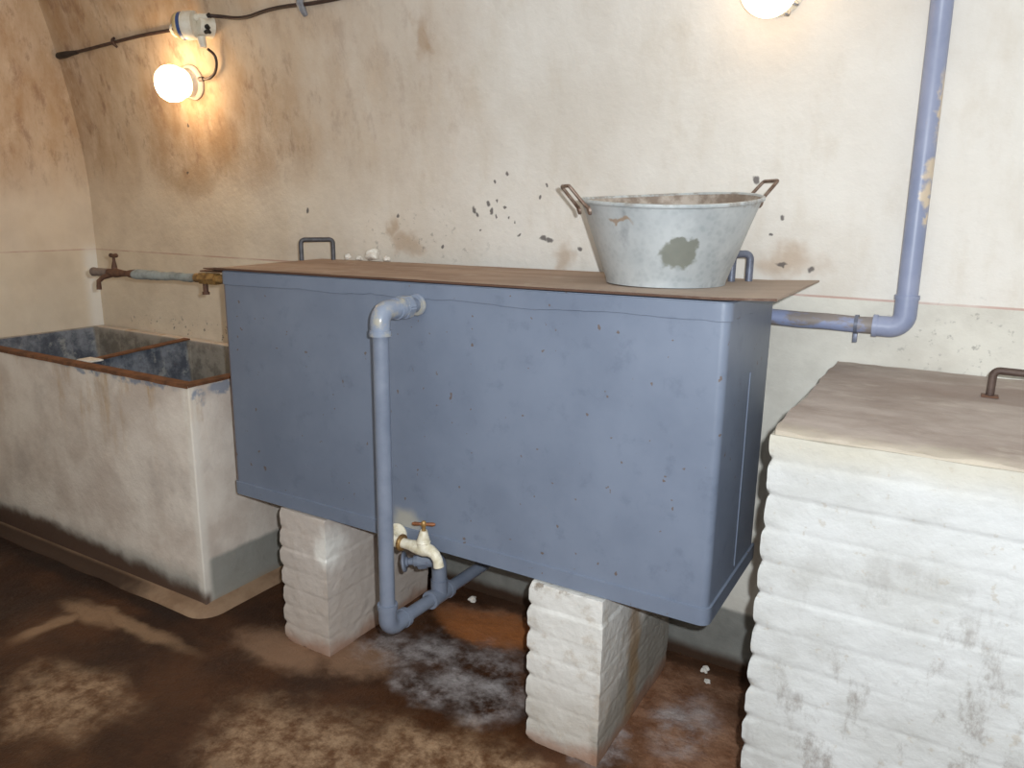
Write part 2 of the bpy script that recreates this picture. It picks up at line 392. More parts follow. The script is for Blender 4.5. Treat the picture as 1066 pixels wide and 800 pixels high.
def tube(bm, pts, rad, seg=14, caps=True, jitter=0):
    pts = [V(p) for p in pts]
    rs = rad if isinstance(rad, (list, tuple)) else [rad]*len(pts)
    t = (pts[1]-pts[0]).normalized(); up = V((0, 0, 1)) if abs(t.z) < .9 else V((0, 1, 0))
    nrm = t.cross(up).normalized(); rings = []
    for i, p in enumerate(pts):
        if i == 0: d = pts[1]-pts[0]
        elif i == len(pts)-1: d = pts[-1]-pts[-2]
        else: d = (pts[i+1]-p).normalized()+(p-pts[i-1]).normalized()
        d.normalize(); nrm = (nrm-d*nrm.dot(d)).normalized(); b = d.cross(nrm)
        ring = []
        for k in range(seg):
            a = 2*math.pi*k/seg; r = rs[i]
            q = p+(nrm*math.cos(a)+b*math.sin(a))*r
            if jitter: q += (nrm*math.cos(a)+b*math.sin(a))*jitter*mnoise.noise(q*38)
            ring.append(bm.verts.new(q))
        rings.append(ring)
    for A, B in zip(rings, rings[1:]):
        for k in range(seg): bm.faces.new((A[k], A[(k+1) % seg], B[(k+1) % seg], B[k]))
    if caps:
        bm.faces.new(rings[0][::-1]); bm.faces.new(rings[-1])
    return bm

def lathe(bm, prof, origin, axis=(0, 0, 1), seg=32, scale=(1, 1)):
    """prof: list of (radius, height along axis); closes ends whose radius is 0"""
    ax = V(axis).normalized(); u = ax.orthogonal().normalized(); w = ax.cross(u); o = V(origin); rings = []
    for r, h in prof:
        if r < 1e-6: rings.append([bm.verts.new(o+ax*h)]); continue
        rings.append([bm.verts.new(o+ax*h+(u*math.cos(2*math.pi*k/seg)+w*math.sin(2*math.pi*k/seg))*r) for k in range(seg)])
    for A, B in zip(rings, rings[1:]):
        for k in range(seg):
            a = [A[0]] if len(A) == 1 else [A[k], A[(k+1) % seg]]
            b = [B[0]] if len(B) == 1 else [B[(k+1) % seg], B[k]]
            if len(a)+len(b) >= 3: bm.faces.new(a+b)
    return bm
def cyl(bm, p0, p1, r, seg=16):
    return tube(bm, [p0, p1], r, seg)
def hexnut(bm, p0, p1, r): return tube(bm, [p0, p1], r, 6)
def NB(): return bmesh.new()

def lattice_box(x0, x1, y0, y1, z0, z1, res, disp, resz=None):
    """closed box surface on a fine lattice; disp(p, n) gives the outward offset of a point on a face with normal n"""
    bm = NB()
    nx, ny, nz = [max(1, round((b-a)/r)) for a, b, r in ((x0, x1, res), (y0, y1, res), (z0, z1, resz or res))]
    vd = {}
    def vert(i, j, k):
        key = (i, j, k)
        if key in vd: return vd[key]
        p = V((x0+(x1-x0)*i/nx, y0+(y1-y0)*j/ny, z0+(z1-z0)*k/nz)); q = p.copy()
        for cond, nv in ((i == 0, (-1, 0, 0)), (i == nx, (1, 0, 0)), (j == 0, (0, -1, 0)), (j == ny, (0, 1, 0)), (k == 0, (0, 0, -1)), (k == nz, (0, 0, 1))):
            if cond: q += V(nv)*disp(p, V(nv))
        vd[key] = bm.verts.new(q); return vd[key]
    def quad(a, b, c, d): bm.faces.new([vert(*t) for t in (a, b, c, d)])
    for i in range(nx):
        for k in range(nz):
            for j in (0, ny): quad((i, j, k), (i+1, j, k), (i+1, j, k+1), (i, j, k+1))
    for j in range(ny):
        for k in range(nz):
            for i in (0, nx): quad((i, j, k), (i, j+1, k), (i, j+1, k+1), (i, j, k+1))
    for i in range(nx):
        for j in range(ny):
            for k in (0, nz): quad((i, j, k), (i+1, j, k), (i+1, j+1, k), (i, j+1, k))
    return bm

def brick_disp(course, seed, depth=.007, brick=.225, left=0., front=0., off=.002):
    rnd = random.Random(seed); offs = [rnd.uniform(-off, off) for _ in range(60)]
    def f(p, n):
        if abs(n.z) > .5: return .003*mnoise.noise(p*9) if n.z > 0 else 0.
        c = p.z/course; k = int(math.floor(c)); dz = min(c-k, k+1-c)*course
        u = p.x if abs(n.y) > .5 else p.y
        b = u/brick+(.5 if k % 2 else 0)+seed*.37; du = abs(b-round(b))*brick
        worn = math.exp(-(max(0, p.x-left)/.022)**2-(max(0, p.y-front)/.06)**2)      # arrises rounded off at the near left corner
        groove = depth*math.exp(-(dz/.0055)**2)+worn*.0065*(1-min(1, dz/(course*.30)))**1.5
        gv = .5*depth*math.exp(-(du/.006)**2)
        soft = .5+.5*mnoise.noise(V((p.x*5, p.y*5, p.z*5+seed)))
        return -max(groove, gv)*(.45+.75*soft)+offs[k % 60]+.003*mnoise.noise(p*9+V((seed, 0, 0)))+.0015*mnoise.noise(p*45)
    return f

# ------------------------------------------------------------------ the room shell
def extrude_profile(inner, outer, x0, x1, nx=1):
    """closed prism along x from two matching (y, z) polylines"""
    bm = NB(); ring = inner+outer[::-1]
    A = [[bm.verts.new((x0+(x1-x0)*i/nx, y, z)) for y, z in ring] for i in range(nx+1)]
    m = len(ring)
    for a, b in zip(A, A[1:]):
        for k in range(m): bm.faces.new((a[k], a[(k+1) % m], b[(k+1) % m], b[k]))
    bm.faces.new(A[0][::-1]); bm.faces.new(A[-1]); return bm

zs = [0., .8, 1.62]+[1.62+1.16*k/17 for k in range(1, 18)]
prof = [(wy(z), z) for z in zs]
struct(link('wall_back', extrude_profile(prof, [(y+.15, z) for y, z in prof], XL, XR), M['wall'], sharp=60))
yt, zt_ = prof[-1]
yc = (yt+YF)/2; ny_ = 24
vault = []
for k in range(ny_+1):
    a = k/ny_; y = yt+(YF-yt)*a
    vault.append((y, zt_+.36*math.sin(math.pi*a)**.8))
struct(link('ceiling', extrude_profile(vault, [(y, z+.15) for y, z in vault], XL, XR), M['wall_plain'], sharp=60))
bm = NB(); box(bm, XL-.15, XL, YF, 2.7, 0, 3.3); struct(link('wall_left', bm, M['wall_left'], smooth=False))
bm = NB(); box(bm, XR, XR+.15, YF, 2.7, 0, 3.3); struct(link('wall_right', bm, M['wall_plain'], smooth=False))
bm = NB(); box(bm, XL, XR, YF-.15, YF, 0, zt_); struct(link('wall_front', bm, M['wall_plain'], smooth=False))
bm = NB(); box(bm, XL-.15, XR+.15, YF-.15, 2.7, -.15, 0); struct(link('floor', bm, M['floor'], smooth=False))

# ------------------------------------------------------------------ double stone sink
sink = thing('double_sink', (-3.28, 2.14, 0), 'long rendered cement wash trough with two basins in the left corner', 'sink')
bm = NB()
def sx(i, y):      # x lines across the trough; the divider runs slightly askew
    t = (y-1.7876)/(2.49-1.7876)
    return [XL+.012, XL+.05, -3.225-.10*t, -3.195-.115*t, -2.50, -2.454][i]
ys = [1.7876, 1.828, 2.440, 2.494]; ZT = .930
top = [[bm.verts.new((sx(i, y), y, ZT)) for i in range(6)] for y in ys]
bot = [[bm.verts.new((sx(i, y), y, 0)) for i in (0, 5)] for y in (ys[0], ys[-1])]
for j in range(3):
    for i in range(5):
        if j == 1 and i in (1, 3): continue
        bm.faces.new((top[j][i], top[j][i+1], top[j+1][i+1], top[j+1][i]))
for i in (1, 3):
    t4 = [top[1][i], top[1][i+1], top[2][i+1], top[2][i]]
    b4 = [bm.verts.new((v.co.x+(.03 if k in (0, 3) else -.03), v.co.y+(.04 if k < 2 else -.03), .52)) for k, v in enumerate(t4)]
    for k in range(4): bm.faces.new((t4[k], t4[(k+1) % 4], b4[(k+1) % 4], b4[k]))
    bm.faces.new(b4)
bm.faces.new([top[0][i] for i in range(6)]+[bot[0][1], bot[0][0]])
bm.faces.new([top[3][i] for i in range(6)]+[bot[1][1], bot[1][0]])
bm.faces.new([top[j][0] for j in range(4)]+[bot[1][0], bot[0][0]])
bm.faces.new([top[j][5] for j in range(4)]+[bot[1][1], bot[0][1]])
bm.faces.new((bot[0][0], bot[0][1], bot[1][1], bot[1][0]))
bmesh.ops.recalc_face_normals(bm, faces=bm.faces)
es = [e for e in bm.edges if len(e.link_faces) == 2 and e.calc_face_angle(0) > .5 and max(v.co.z for v in e.verts) > .4]
bmesh.ops.bevel(bm, geom=es, offset=.007, segments=3, affect='EDGES', profile=.5)
link('trough', bm, M['sink'], sink, sharp=35)
def wavy_bar(pts, h, w, name, mat, drop=0., seed=0):
    """an angle iron edge: flat strip on top with a short lip turned down on the outer side"""
    bm = NB(); a, b = V(pts[0]), V(pts[1]); d = (b-a); n = max(8, int(d.length/.03)); side = V((-d.y, d.x, 0)).normalized()
    rows = []
    for i in range(n+1):
        p = a+d*i/n; j = .0035*mnoise.noise(p*14+V((seed, 0, 0))); k = .003*mnoise.noise(p*30)
        rows.append([bm.verts.new(p+side*(w+k)+V((0, 0, 0))), bm.verts.new(p+side*w+V((0, 0, h))), bm.verts.new(p-side*.004+V((0, 0, h+j*.3))), bm.verts.new(p-side*(.004+abs(j))+V((0, 0, -drop+j))), bm.verts.new(p+V((0, 0, -drop+j))), bm.verts.new(p+V((0, 0, 0)))])
    m = 6
    for A, B in zip(rows, rows[1:]):
        for k in range(m): bm.faces.new((A[k], A[(k+1) % m], B[(k+1) % m], B[k]))
    bm.faces.new(rows[0][::-1]); bm.faces.new(rows[-1])
    return link(name, bm, mat, sink, sharp=30)
wavy_bar([(XL+.02, 1.7856, .931), (-2.452, 1.7856, .931)], .005, .042, 'edge_strip', M['rim'], .010)
wavy_bar([(-2.4515, 1.786, .931), (-2.4515, 2.49, .931)], .005, .046, 'edge_strip', M['rim'], .006, 4)
bm = NB()
dv = [(-3.200, 1.90), (-3.325, 2.442)]
rows = []
for i in range(19):
    t = i/18; x = dv[0][0]+(dv[1][0]-dv[0][0])*t; y = dv[0][1]+(dv[1][1]-dv[0][1])*t; k = .003*mnoise.noise(V((x*20, y*20, 0)))
    rows.append([bm.verts.new(q) for q in ((x-.024+k, y, .931), (x+.022+k, y, .931), (x+.022, y, .937), (x-.024, y, .937))])
for A, B in zip(rows, rows[1:]):
    for k in range(4): bm.faces.new((A[k], A[(k+1) % 4], B[(k+1) % 4], B[k]))
bm.faces.new(rows[0][::-1]); bm.faces.new(rows[-1])
link('divider_strip', bm, M['rim'], sink)
bm = NB(); box(bm, -3.245, -3.150, 1.832, 1.896, .931, .939, .003); o = link('patch_of_mortar', bm, M['flake'], sink); o['label'] = 'white mortar patch at the front of the divider'
# cement fillet round the foot of the trough
bm = NB(); path = fillet([(XL+.02, 1.7876, 0), (-2.454, 1.7876, 0), (-2.454, 2.49, 0)], .03, 6); rows = []
dense = []
for a, b in zip(path, path[1:]):
    m = max(1, int((b-a).length/.05))
    dense += [a+(b-a)*i/m for i in range(m)]
dense.append(path[-1])
for i, p in enumerate(dense):
    d = (dense[min(i+1, len(dense)-1)]-dense[max(i-1, 0)]).normalized(); s = V((d.y, -d.x, 0))
    w = .062*(1+.12*mnoise.noise(p*6)); 
    rows.append([bm.verts.new(p-s*.002+V((0, 0, .001))), bm.verts.new(p-s*.002+V((0, 0, .036))), bm.verts.new(p+s*w*.35+V((0, 0, .026))), bm.verts.new(p+s*w*.85+V((0, 0, .018))), bm.verts.new(p+s*w+V((0, 0, .001)))])
for A, B in zip(rows, rows[1:]):
    for k in range(5): bm.faces.new((A[k], A[(k+1) % 5], B[(k+1) % 5], B[k]))
bm.faces.new(rows[0][::-1]); bm.faces.new(rows[-1])
link('cement_fillet', bm, M['skirt'], sink, sharp=50)

# ------------------------------------------------------------------ brick piers under the tank
for x0, x1, y0, seed, m, lab in ((-2.040, -1.812, 1.812, 3, M['pier_pale'], 'short whitewashed brick pier under the left end of the blue tank'),
                                 (-.995, -.757, 1.806, 5, M['pier'], 'short whitewashed brick pier under the right end of the blue tank')):
    bm = lattice_box(x0, x1, y0, 2.40, 0, TZ0-.004, .0085, brick_disp(.0755, seed, .0012, .225, x0, y0, .0025), .0055)
    tag(link('brick_pier', bm, m, sharp=80), lab, 'pier', 'brick piers under the tank')

# ------------------------------------------------------------------ steel water tank
tank = thing('water_tank', ((TX0+TX1)/2, (TY0+TY1)/2, TZ0), 'large blue-grey painted steel water tank raised on two brick piers', 'tank')
bm = NB(); vs = box(bm, TX0, TX1, TY0, TY1, TZ0, 1.36)
for v in vs:
    if v.co.z > 1: v.co.z = tz(v.co.x)
es = [e for e in bm.edges if abs(e.verts[0].co.z-e.verts[1].co.z) > .5]
bmesh.ops.bevel(bm, geom=es, offset=.022, segments=5, affect='EDGES', profile=.5)
link('shell', bm, M['tank'], tank, sharp=30)
def wrap_band(z0a, z0b, z1a, z1b, t, name, wob=0., sides=True):
    """a thin band lapped round front and both ends; z given at the left and right end"""
    pts = fillet([(TX0, TY1-.004, 0), (TX0, TY0, 0), (TX1, TY0, 0), (TX1, TY1-.004, 0)], .022, 5)
    dense = []
    for a, b in zip(pts, pts[1:]):
        m = max(1, int((b-a).length/.02)); dense += [a+(b-a)*i/m for i in range(m)]
    dense.append(pts[-1]); bm = NB(); rows = []
    for i, p in enumerate(dense):
        d = (dense[min(i+1, len(dense)-1)]-dense[max(i-1, 0)]).normalized(); s = V((d.y, -d.x, 0))
        u = (p.x-TX0)/(TX1-TX0); z0 = z0a+(z0b-z0a)*u; z1 = z1a+(z1b-z1a)*u
        w = wob*(mnoise.noise(p*9)+.8*max(0, mnoise.noise(p*23)))
        rows.append([bm.verts.new(p+s*a_+V((0, 0, zz))) for a_, zz in ((-.001, z0+w), (t, z0+w+.002), (t, z1-.002), (-.001, z1))])
    for A, B in zip(rows, rows[1:]):
        for k in range(4): bm.faces.new((A[k], A[(k+1) % 4], B[(k+1) % 4], B[k]))
    bm.faces.new(rows[0][::-1]); bm.faces.new(rows[-1])
    return link(name, bm, M['tank_trim'], tank, sharp=35)
wrap_band(1.318, 1.336, tz(TX0)-.001, tz(TX1)-.001, .0035, 'rim_band', .007)
wrap_band(TZ0, TZ0, .583, .583, .006, 'base_angle')
bm = NB(); tube(bm, [(TX1+.0005, 2.085+.004*mnoise.noise(V((0, 0, z*.05))), z*.01) for z in range(60, 120, 3)], .0022, 8)
link('weld_seam', bm, M['tank_trim'], tank)
# flat tabs of rusted iron sticking out at the left end, under the lid
bm = NB(); box(bm, TX0-.165, TX0-.001, 1.885, 1.94, 1.359, 1.3635, .001); box(bm, TX0-.205, TX0-.02, 1.90, 1.95, 1.3495, 1.354, .001)
for v in bm.verts: v.co += V((0, 0, .004*mnoise.noise(v.co*20)))
link('rusty_tab', bm, M['rust'], tank)

# ------------------------------------------------------------------ loose lid
lid = thing('tank_lid', (-1.42, 2.12, 1.385), 'thin rusty brown sheet iron lid lying on the blue tank', 'lid')
bm = NB(); FL, FR, BR, BL = V((-2.300, 1.818, 0)), V((-.372, 1.832, 0)), V((-.374, 2.418, 0)), V((-2.375, 2.430, 0))
nx, ny = 90, 24; G = []
for j in range(ny+1):
    row = []
    for i in range(nx+1):
        a, b = i/nx, j/ny
        p = (FL*(1-a)+FR*a)*(1-b)+(BL*(1-a)+BR*a)*b
        if j == 0: p.y += .0022*mnoise.noise(V((p.x*40, 0, 3)))
        z = 1.3695+(p.x-TX0)/(TX1-TX0)*.0185+.0012*abs(mnoise.noise(V((p.x*3, p.y*4, 0))))+.006*max(0, a-.93)/.07
        row.append((bm.verts.new((p.x, p.y, z)), bm.verts.new((p.x, p.y, z+.0055))))
    G.append(row)
for j in range(ny):
    for i in range(nx):
        q = (G[j][i], G[j][i+1], G[j+1][i+1], G[j+1][i])
        bm.faces.new([v[1] for v in q]); bm.faces.new([v[0] for v in q][::-1])
edge = [G[0][i] for i in range(nx+1)]+[G[j][nx] for j in range(1, ny+1)]+[G[ny][i] for i in range(nx-1, -1, -1)]+[G[j][0] for j in range(ny-1, 0, -1)]
for a, b in zip(edge, edge[1:]+edge[:1]): bm.faces.new((a[0], b[0], b[1], a[1]))
link('sheet', bm, M['lid'], lid, sharp=50)
def staple(p0, p1, h, r, name, mat, parent, square=False):
    p0, p1 = V(p0), V(p1); up = V((0, 0, h))
    bm = NB(); tube(bm, fillet([p0, p0+up, p1+up, p1], r*1.6, 5), r, 8 if square else 12)
    return link(name, bm, mat, parent, sharp=50)
def lidz(x): return 1.3755+(x-TX0)/(TX1-TX0)*.0185
staple((-2.350, 2.290, lidz(-2.35)), (-2.275, 2.395, lidz(-2.28)), .083, .0095, 'handle', M['dark_iron'], lid)
o = staple((-.602, 2.300, lidz(-.6)), (-.560, 2.336, lidz(-.56)), .080, .0110, 'handle', M['blue_iron'], lid)

# ------------------------------------------------------------------ zinc tub
TC = V((-.7485, 2.135, lidz(-.7485)+.0022))
tub = thing('wash_tub', TC, 'round galvanised zinc tub with two loop handles standing on the tank lid', 'tub')
H, RB, RT = .232, .165, .247
bm = NB()
prof_t = [(0, .012), (RB-.02, .012), (RB-.004, .010), (RB, 0), (RB+.003, 0), (RB+.005, .012)]
for k in range(1, 9): prof_t.append((RB+.005+(RT-RB-.005)*k/8, .012+(H-.012)*k/8))
inner = [(RT-.003, H), (RB+.004, .018), (0, .015)]
lathe(bm, prof_t+inner, TC, seg=64)
for v in bm.verts:      # a little out of round, battered
    r = V((v.co.x-TC.x, v.co.y-TC.y)); hgt = (v.co.z-TC.z)/H
    if r.length > .05:
        a = math.atan2(r.y, r.x); s = 1+hgt*.018*math.cos(2*a+.3)+.004*mnoise.noise(V((math.cos(a)*2, math.sin(a)*2, hgt*2)))
        v.co.x = TC.x+r.x*s; v.co.y = TC.y+r.y*s
        v.co.z += hgt*(.004*math.sin(2*a)+.019*r.y/RT)
bmesh.ops.recalc_face_normals(bm, faces=bm.faces); bm.normal_update()
for f in bm.faces:
    c_ = f.calc_center_median(); rr = math.hypot(c_.x-TC.x, c_.y-TC.y); hh = (c_.z-TC.z)/H
    if f.normal.z > .1 or (hh > .02 and rr < RB+.002+(RT-RB-.005)*max(0, (hh-.05)/.95)-.0022 and f.normal.dot(V((c_.x-TC.x, c_.y-TC.y, 0))) < 0): f.material_index = 1
o = link('bowl', bm, M['tub'], tub, sharp=60); o.data.materials.append(M['tub_in'])
def rimpt(a, dr=0, dz=0):
    s = 1+.018*math.cos(2*a+.3)
    return TC+V(((RT*s+dr)*math.cos(a), (RT*s+dr)*math.sin(a), H+.004*math.sin(2*a)+.019*math.sin(a)+dz))
bm = NB(); n = 72; pts = [rimpt(2*math.pi*k/n, .002) for k in range(n)]
rings = []
for k, p in enumerate(pts):
    a = 2*math.pi*k/n; rd = V((math.cos(a), math.sin(a), 0))
    rings.append([bm.verts.new(p+(rd*math.cos(t*math.pi/4)+V((0, 0, 1))*math.sin(t*math.pi/4))*.0058) for t in range(8)])
for A, B in zip(rings, rings[1:]+rings[:1]):
    for t in range(8): bm.faces.new((A[t], A[(t+1) % 8], B[(t+1) % 8], B[t]))
link('rolled_rim', bm, M['tub'], tub)
ang0 = math.atan2(-.20, 1)      # handles sit on a line roughly across the view
for a in (math.radians(41), math.radians(221)):
    rd = V((math.cos(a), math.sin(a), 0)); tg = V((-math.sin(a), math.cos(a), 0)); c = rimpt(a, .004, -.006)
    L, w = .056, .047
    out = rd*.043+V((0, 0, L*.82))
    bm = NB(); tube(bm, fillet([c-tg*w*1.15+rd*.0-V((0, 0, .012)), c-tg*w*.95+rd*.012, c-tg*w*.88+out+rd*.010, c+tg*w*.88+out+rd*.010, c+tg*w*.95+rd*.012, c+tg*w*1.15-V((0, 0, .012))], .008, 3), .0048, 10)
    h = link('handle', bm, M['tub_iron'], tub)
    for s in (-1, 1):
        bm = NB(); q = c+tg*w*1.1*s-V((0, 0, .018))-rd*.003; lathe(bm, [(0, -.002), (.013, -.002), (.012, .004), (.004, .006), (0, .006)], q, rd+V((0, 0, -.3)), 12)
        link('lug', bm, M['tub_iron'], h)

# ------------------------------------------------------------------ overflow and drain pipework in front of the tank
PX, PY = -1.405, 1.655
ov = thing('overflow_pipe', (PX, PY, .30), 'blue-grey overflow pipe standing in front of the tank and running back underneath', 'pipe')
bm = NB(); tube(bm, [(PX, PY, .365), (PX, PY, 1.255)], .0235, 20); link('standpipe', bm, M['pipe'], ov)
# top elbow with its beads, union and flange
bm = NB(); tube(bm, fillet([(PX, PY, 1.245), (PX, PY, 1.309), (PX, PY+.085, 1.309)], .042, 8), .0285, 20)
tube(bm, [(PX, PY, 1.240), (PX, PY, 1.256)], .032, 20); tube(bm, [(PX, PY+.070, 1.309), (PX, PY+.088, 1.309)], .032, 20)
link('elbow', bm, M['elbow'], ov)
bm = NB(); tube(bm, [(PX, PY+.086, 1.309), (PX, PY+.165, 1.311)], .022, 18); link('nipple', bm, M['pipe'], ov)
bm = NB(); hexnut(bm, (PX, PY+.094, 1.310), (PX, PY+.128, 1.310), .037); bmesh.ops.bevel(bm, geom=list(bm.edges), offset=.004, segments=2, affect='EDGES')
link('union_nut', bm, M['elbow'], ov)
bm = NB(); lathe(bm, [(.020, 0), (.031, 0), (.034, .004), (.034, .010), (.020, .010)], (PX, TY0-.0145, 1.311), (0, 1, 0), 20); link('flange', bm, M['elbow'], ov)
# bottom elbow, run back to the wall with a tee
def runz(y): return .325-(y-PY)*.030
bm = NB(); tube(bm, fillet([(PX, PY, .400), (PX, PY, .322), (PX, PY+.085, runz(PY+.085))], .042, 8), .0285, 20)
tube(bm, [(PX, PY, .392), (PX, PY, .408)], .0315, 20); tube(bm, [(PX, PY+.072, runz(PY+.07)), (PX, PY+.088, runz(PY+.09))], .0315, 20)
link('elbow', bm, M['pipe'], ov)
bm = NB(); tube(bm, [(PX, PY+.075, runz(PY+.075)), (PX, 2.500, runz(2.5))], .0215, 20); link('drain_run', bm, M['pipe'], ov)
TY = 1.925; TEEZ = runz(TY)
bm = NB(); tube(bm, [(PX, TY-.05, runz(TY-.05)), (PX, TY+.05, runz(TY+.05))], .0285, 20)
tube(bm, [(PX, TY-.055, runz(TY-.055)), (PX, TY-.040, runz(TY-.04))], .031, 20); tube(bm, [(PX, TY+.040, runz(TY+.04)), (PX, TY+.055, runz(TY+.055))], .031, 20)
tube(bm, [(PX, TY, TEEZ), (PX, TY, TEEZ+.055)], .0285, 20); link('tee', bm, M['pipe'], ov)
VZ = .447; vd = V((-.86, -.48, -.12)).normalized(); e0 = V((PX, TY, VZ))
bm = NB(); tube(bm, fillet([(PX, TY, TEEZ+.05), (PX, TY, VZ), e0+vd*.050], .034, 8), .0255, 20); link('riser', bm, M['pipe'], ov)
# drain cock on the end of the riser
a = e0+vd*.040
bm = NB(); hexnut(bm, a, a+vd*.034, .030); bmesh.ops.bevel(bm, geom=list(bm.edges), offset=.003, segments=2, affect='EDGES')
ck = link('drain_cock', bm, M['pipe'], ov)
bm = NB(); lathe(bm, [(0, .034), (.019, .034), (.019, .045), (.013, .048), (.012, .064), (.017, .066), (.017, .072), (0, .072)], a, vd, 16); link('spindle', bm, M['pipe'], ck)
bm = NB(); lathe(bm, [(0, .0725), (.030, .0725), (.034, .0755), (.034, .081), (.030, .084), (.012, .084), (.010, .090), (0, .090)], a, vd, 20); link('handwheel', bm, M['pipe'], ck)

# ------------------------------------------------------------------ white bib tap beside the pipe
tap = thing('bib_tap', (-1.40, 1.78, .56), 'white painted bib tap with brown T handle low on the tank front', 'tap')
ty, az = 1.768, .559
bm = NB(); tube(bm, fillet([(-1.490, TY0-.0065, az), (-1.490, ty, az), (-1.440, ty, az)], .020, 6), .0195, 18); lathe(bm, [(.0195, 0), (.033, 0), (.035, .006), (.0195, .010)], (-1.490, TY0-.0065, az), (0, -1, 0), 20)
link('elbow', bm, M['white_tap'], tap)
bm = NB(); lathe(bm, [(.0, 0), (.024, 0), (.027, .003), (.027, .009), (.024, .012), (0, .012)], (-1.442, ty, az), (1, 0, 0), 20); o = link('collar', bm, M['brass'], tap); o['label'] = 'tarnished brass collar'
bm = NB()
tube(bm, [(-1.431, ty, az), (-1.405, ty, az), (-1.372, ty, az), (-1.345, ty, az), (-1.322, ty, az-.001), (-1.306, ty, az-.009), (-1.296, ty, az-.024), (-1.292, ty, az-.046)],
     [.0165, .0165, .022, .023, .019, .0165, .0155, .0165], 18)
tube(bm, [(-1.350, ty, az), (-1.350, ty, az+.028), (-1.349, ty, az+.044), (-1.348, ty, az+.062)], [.023, .021, .016, .0115], 16)
lathe(bm, [(.010, 0), (.021, .0), (.023, .004), (.021, .008), (.010, .008)], (-1.350, ty, az+.020), (0, 0, 1), 16)
link('body', bm, M['white_tap'], tap)
bm = NB(); lathe(bm, [(0, 0), (.007, 0), (.006, .014), (.009, .018), (.009, .027), (.005, .033), (0, .034)], (-1.348, ty, az+.060), (0, 0, 1), 14); o = link('spindle', bm, M['brass'], tap); o['label'] = 'brass spindle'
hd = V((.90, .43, 0)).normalized(); c = V((-1.348, ty, az+.083))
bm = NB(); tube(bm, [c-hd*.036, c-hd*.028, c-hd*.010, c+hd*.010, c+hd*.028, c+hd*.036], [.004, .0065, .005, .005, .0065, .004], 12); o = link('handle', bm, M['handle_rust'], tap); o['label'] = 'brown T handle'

# ------------------------------------------------------------------ supply pipe over the sink
sp = thing('supply_pipe', (-2.7, 1.90, 1.32), 'grey furred water pipe with rusty tap reaching from the tank over the sink', 'pipe')
Y = 1.90
def spz(x): return 1.3267+(x+2.28)*.0175
def spp(x, dz=0, dy=0): return V((x, Y+dy, spz(x)+dz))
bm = NB(); xs = [-2.50-.02*k for k in range(0, 20)]; tube(bm, [spp(x) for x in xs], [.0165+(.003 if x < -2.73 else 0) for x in xs], 16, jitter=.004); link('furred_pipe', bm, M['cement_pipe'], sp)
bm = NB(); tube(bm, [spp(-2.2795), spp(-2.40)], .017, 16); hexnut(bm, spp(-2.385), spp(-2.425), .024); hexnut(bm, spp(-2.440), spp(-2.475), .023); tube(bm, [spp(-2.39), spp(-2.505)], .0175, 16)
bmesh.ops.bevel(bm, geom=[e for e in bm.edges if len(e.link_faces) == 2 and e.calc_face_angle(0) > .8], offset=.003, segments=2, affect='EDGES'); o = link('brass_union', bm, M['brass'], sp); o['label'] = 'tarnished brass union'
bm = NB(); tube(bm, [spp(-2.455, -.010), spp(-2.455, -.052)], .010, 10); tube(bm, [spp(-2.455, -.050), spp(-2.455, -.060)], .014, 10); o = link('drain_screw', bm, M['rust'], sp)
bm = NB(); tube(bm, [spp(-2.882), spp(-2.914), spp(-2.932), spp(-2.960), spp(-3.005), spp(-3.047), spp(-3.069)], [.019, .015, .011, .013, .019, .016, .013], 14)
tube(bm, [spp(-3.015, -.005), spp(-3.013, .030), spp(-3.012, .050)], [.016, .010, .006], 12)
tube(bm, [spp(-3.024, -.005), spp(-3.065, -.018, -.02), spp(-3.083, -.035, -.03), spp(-3.086, -.068, -.03)], [.011, .010, .009, .010], 12)
sv = link('valve_body', bm, M['rust'], sp); sv['label'] = 'rust brown tap on the pipe'
bm = NB(); tube(bm, [spp(-3.012, .048), spp(-3.012, .066)], .006, 10); tube(bm, [spp(-3.037, .070), spp(-3.030, .071), spp(-3.012, .069), spp(-2.994, .071), spp(-2.986, .070)], [.005, .009, .008, .009, .005], 12); link('handle', bm, M['rust'], sv)
bm = NB(); tube(bm, [spp(-3.056), spp(-3.156)], .0170, 16); tube(bm, [spp(-3.154), spp(-3.163)], .0185, 16); link('pipe_stub', bm, M['stub'], sp)

# ------------------------------------------------------------------ pipe on the wall at the right
wp = thing('wall_pipe', (-.137, 2.44, 1.28), 'lavender-blue pipe rising up the back wall above the brick block', 'pipe')
RY = 2.425
bm = NB(); tube(bm, [(-.560, RY, 1.281), (-.50, RY, 1.281), (-.42, RY, 1.2805), (-.34, RY, 1.280), (-.26, RY, 1.279), (-.20, RY, 1.279)], .0245, 18, jitter=.003); link('branch', bm, M['pipe_run'], wp)
bm = NB(); tube(bm, fillet([(-.215, RY, 1.279), (-.138, RY, 1.279), (-.139, RY, 1.372)], .050, 9), .0300, 20)
tube(bm, [(-.139, RY, 1.360), (-.139, RY, 1.372)], .0325, 20); tube(bm, [(-.218, RY, 1.279), (-.206, RY, 1.279)], .0325, 20); link('elbow', bm, M['pipe_wall'], wp)
bm = NB(); tube(bm, [(-.139, RY, 1.36)]+[(-.139-.009*(z-1.36), min(RY, wy(z)-.036), z) for z in [1.45+.075*k for k in range(16)]], .0275, 20); link('riser', bm, M['pipe_wall'], wp)
bm = NB()
lathe(bm, [(.0248, -.005), (.0275, -.005), (.0275, .005), (.0248, .005)], (-.262, RY, 1.279), (1, 0, 0), 20); box(bm, -.268, -.256, RY-.006, RY+.006, 1.226, 1.252, .001); box(bm, -.272, -.252, RY+.026, 2.506, 1.270, 1.288, .001)
link('pipe_clip', bm, M['blue_iron'], wp)

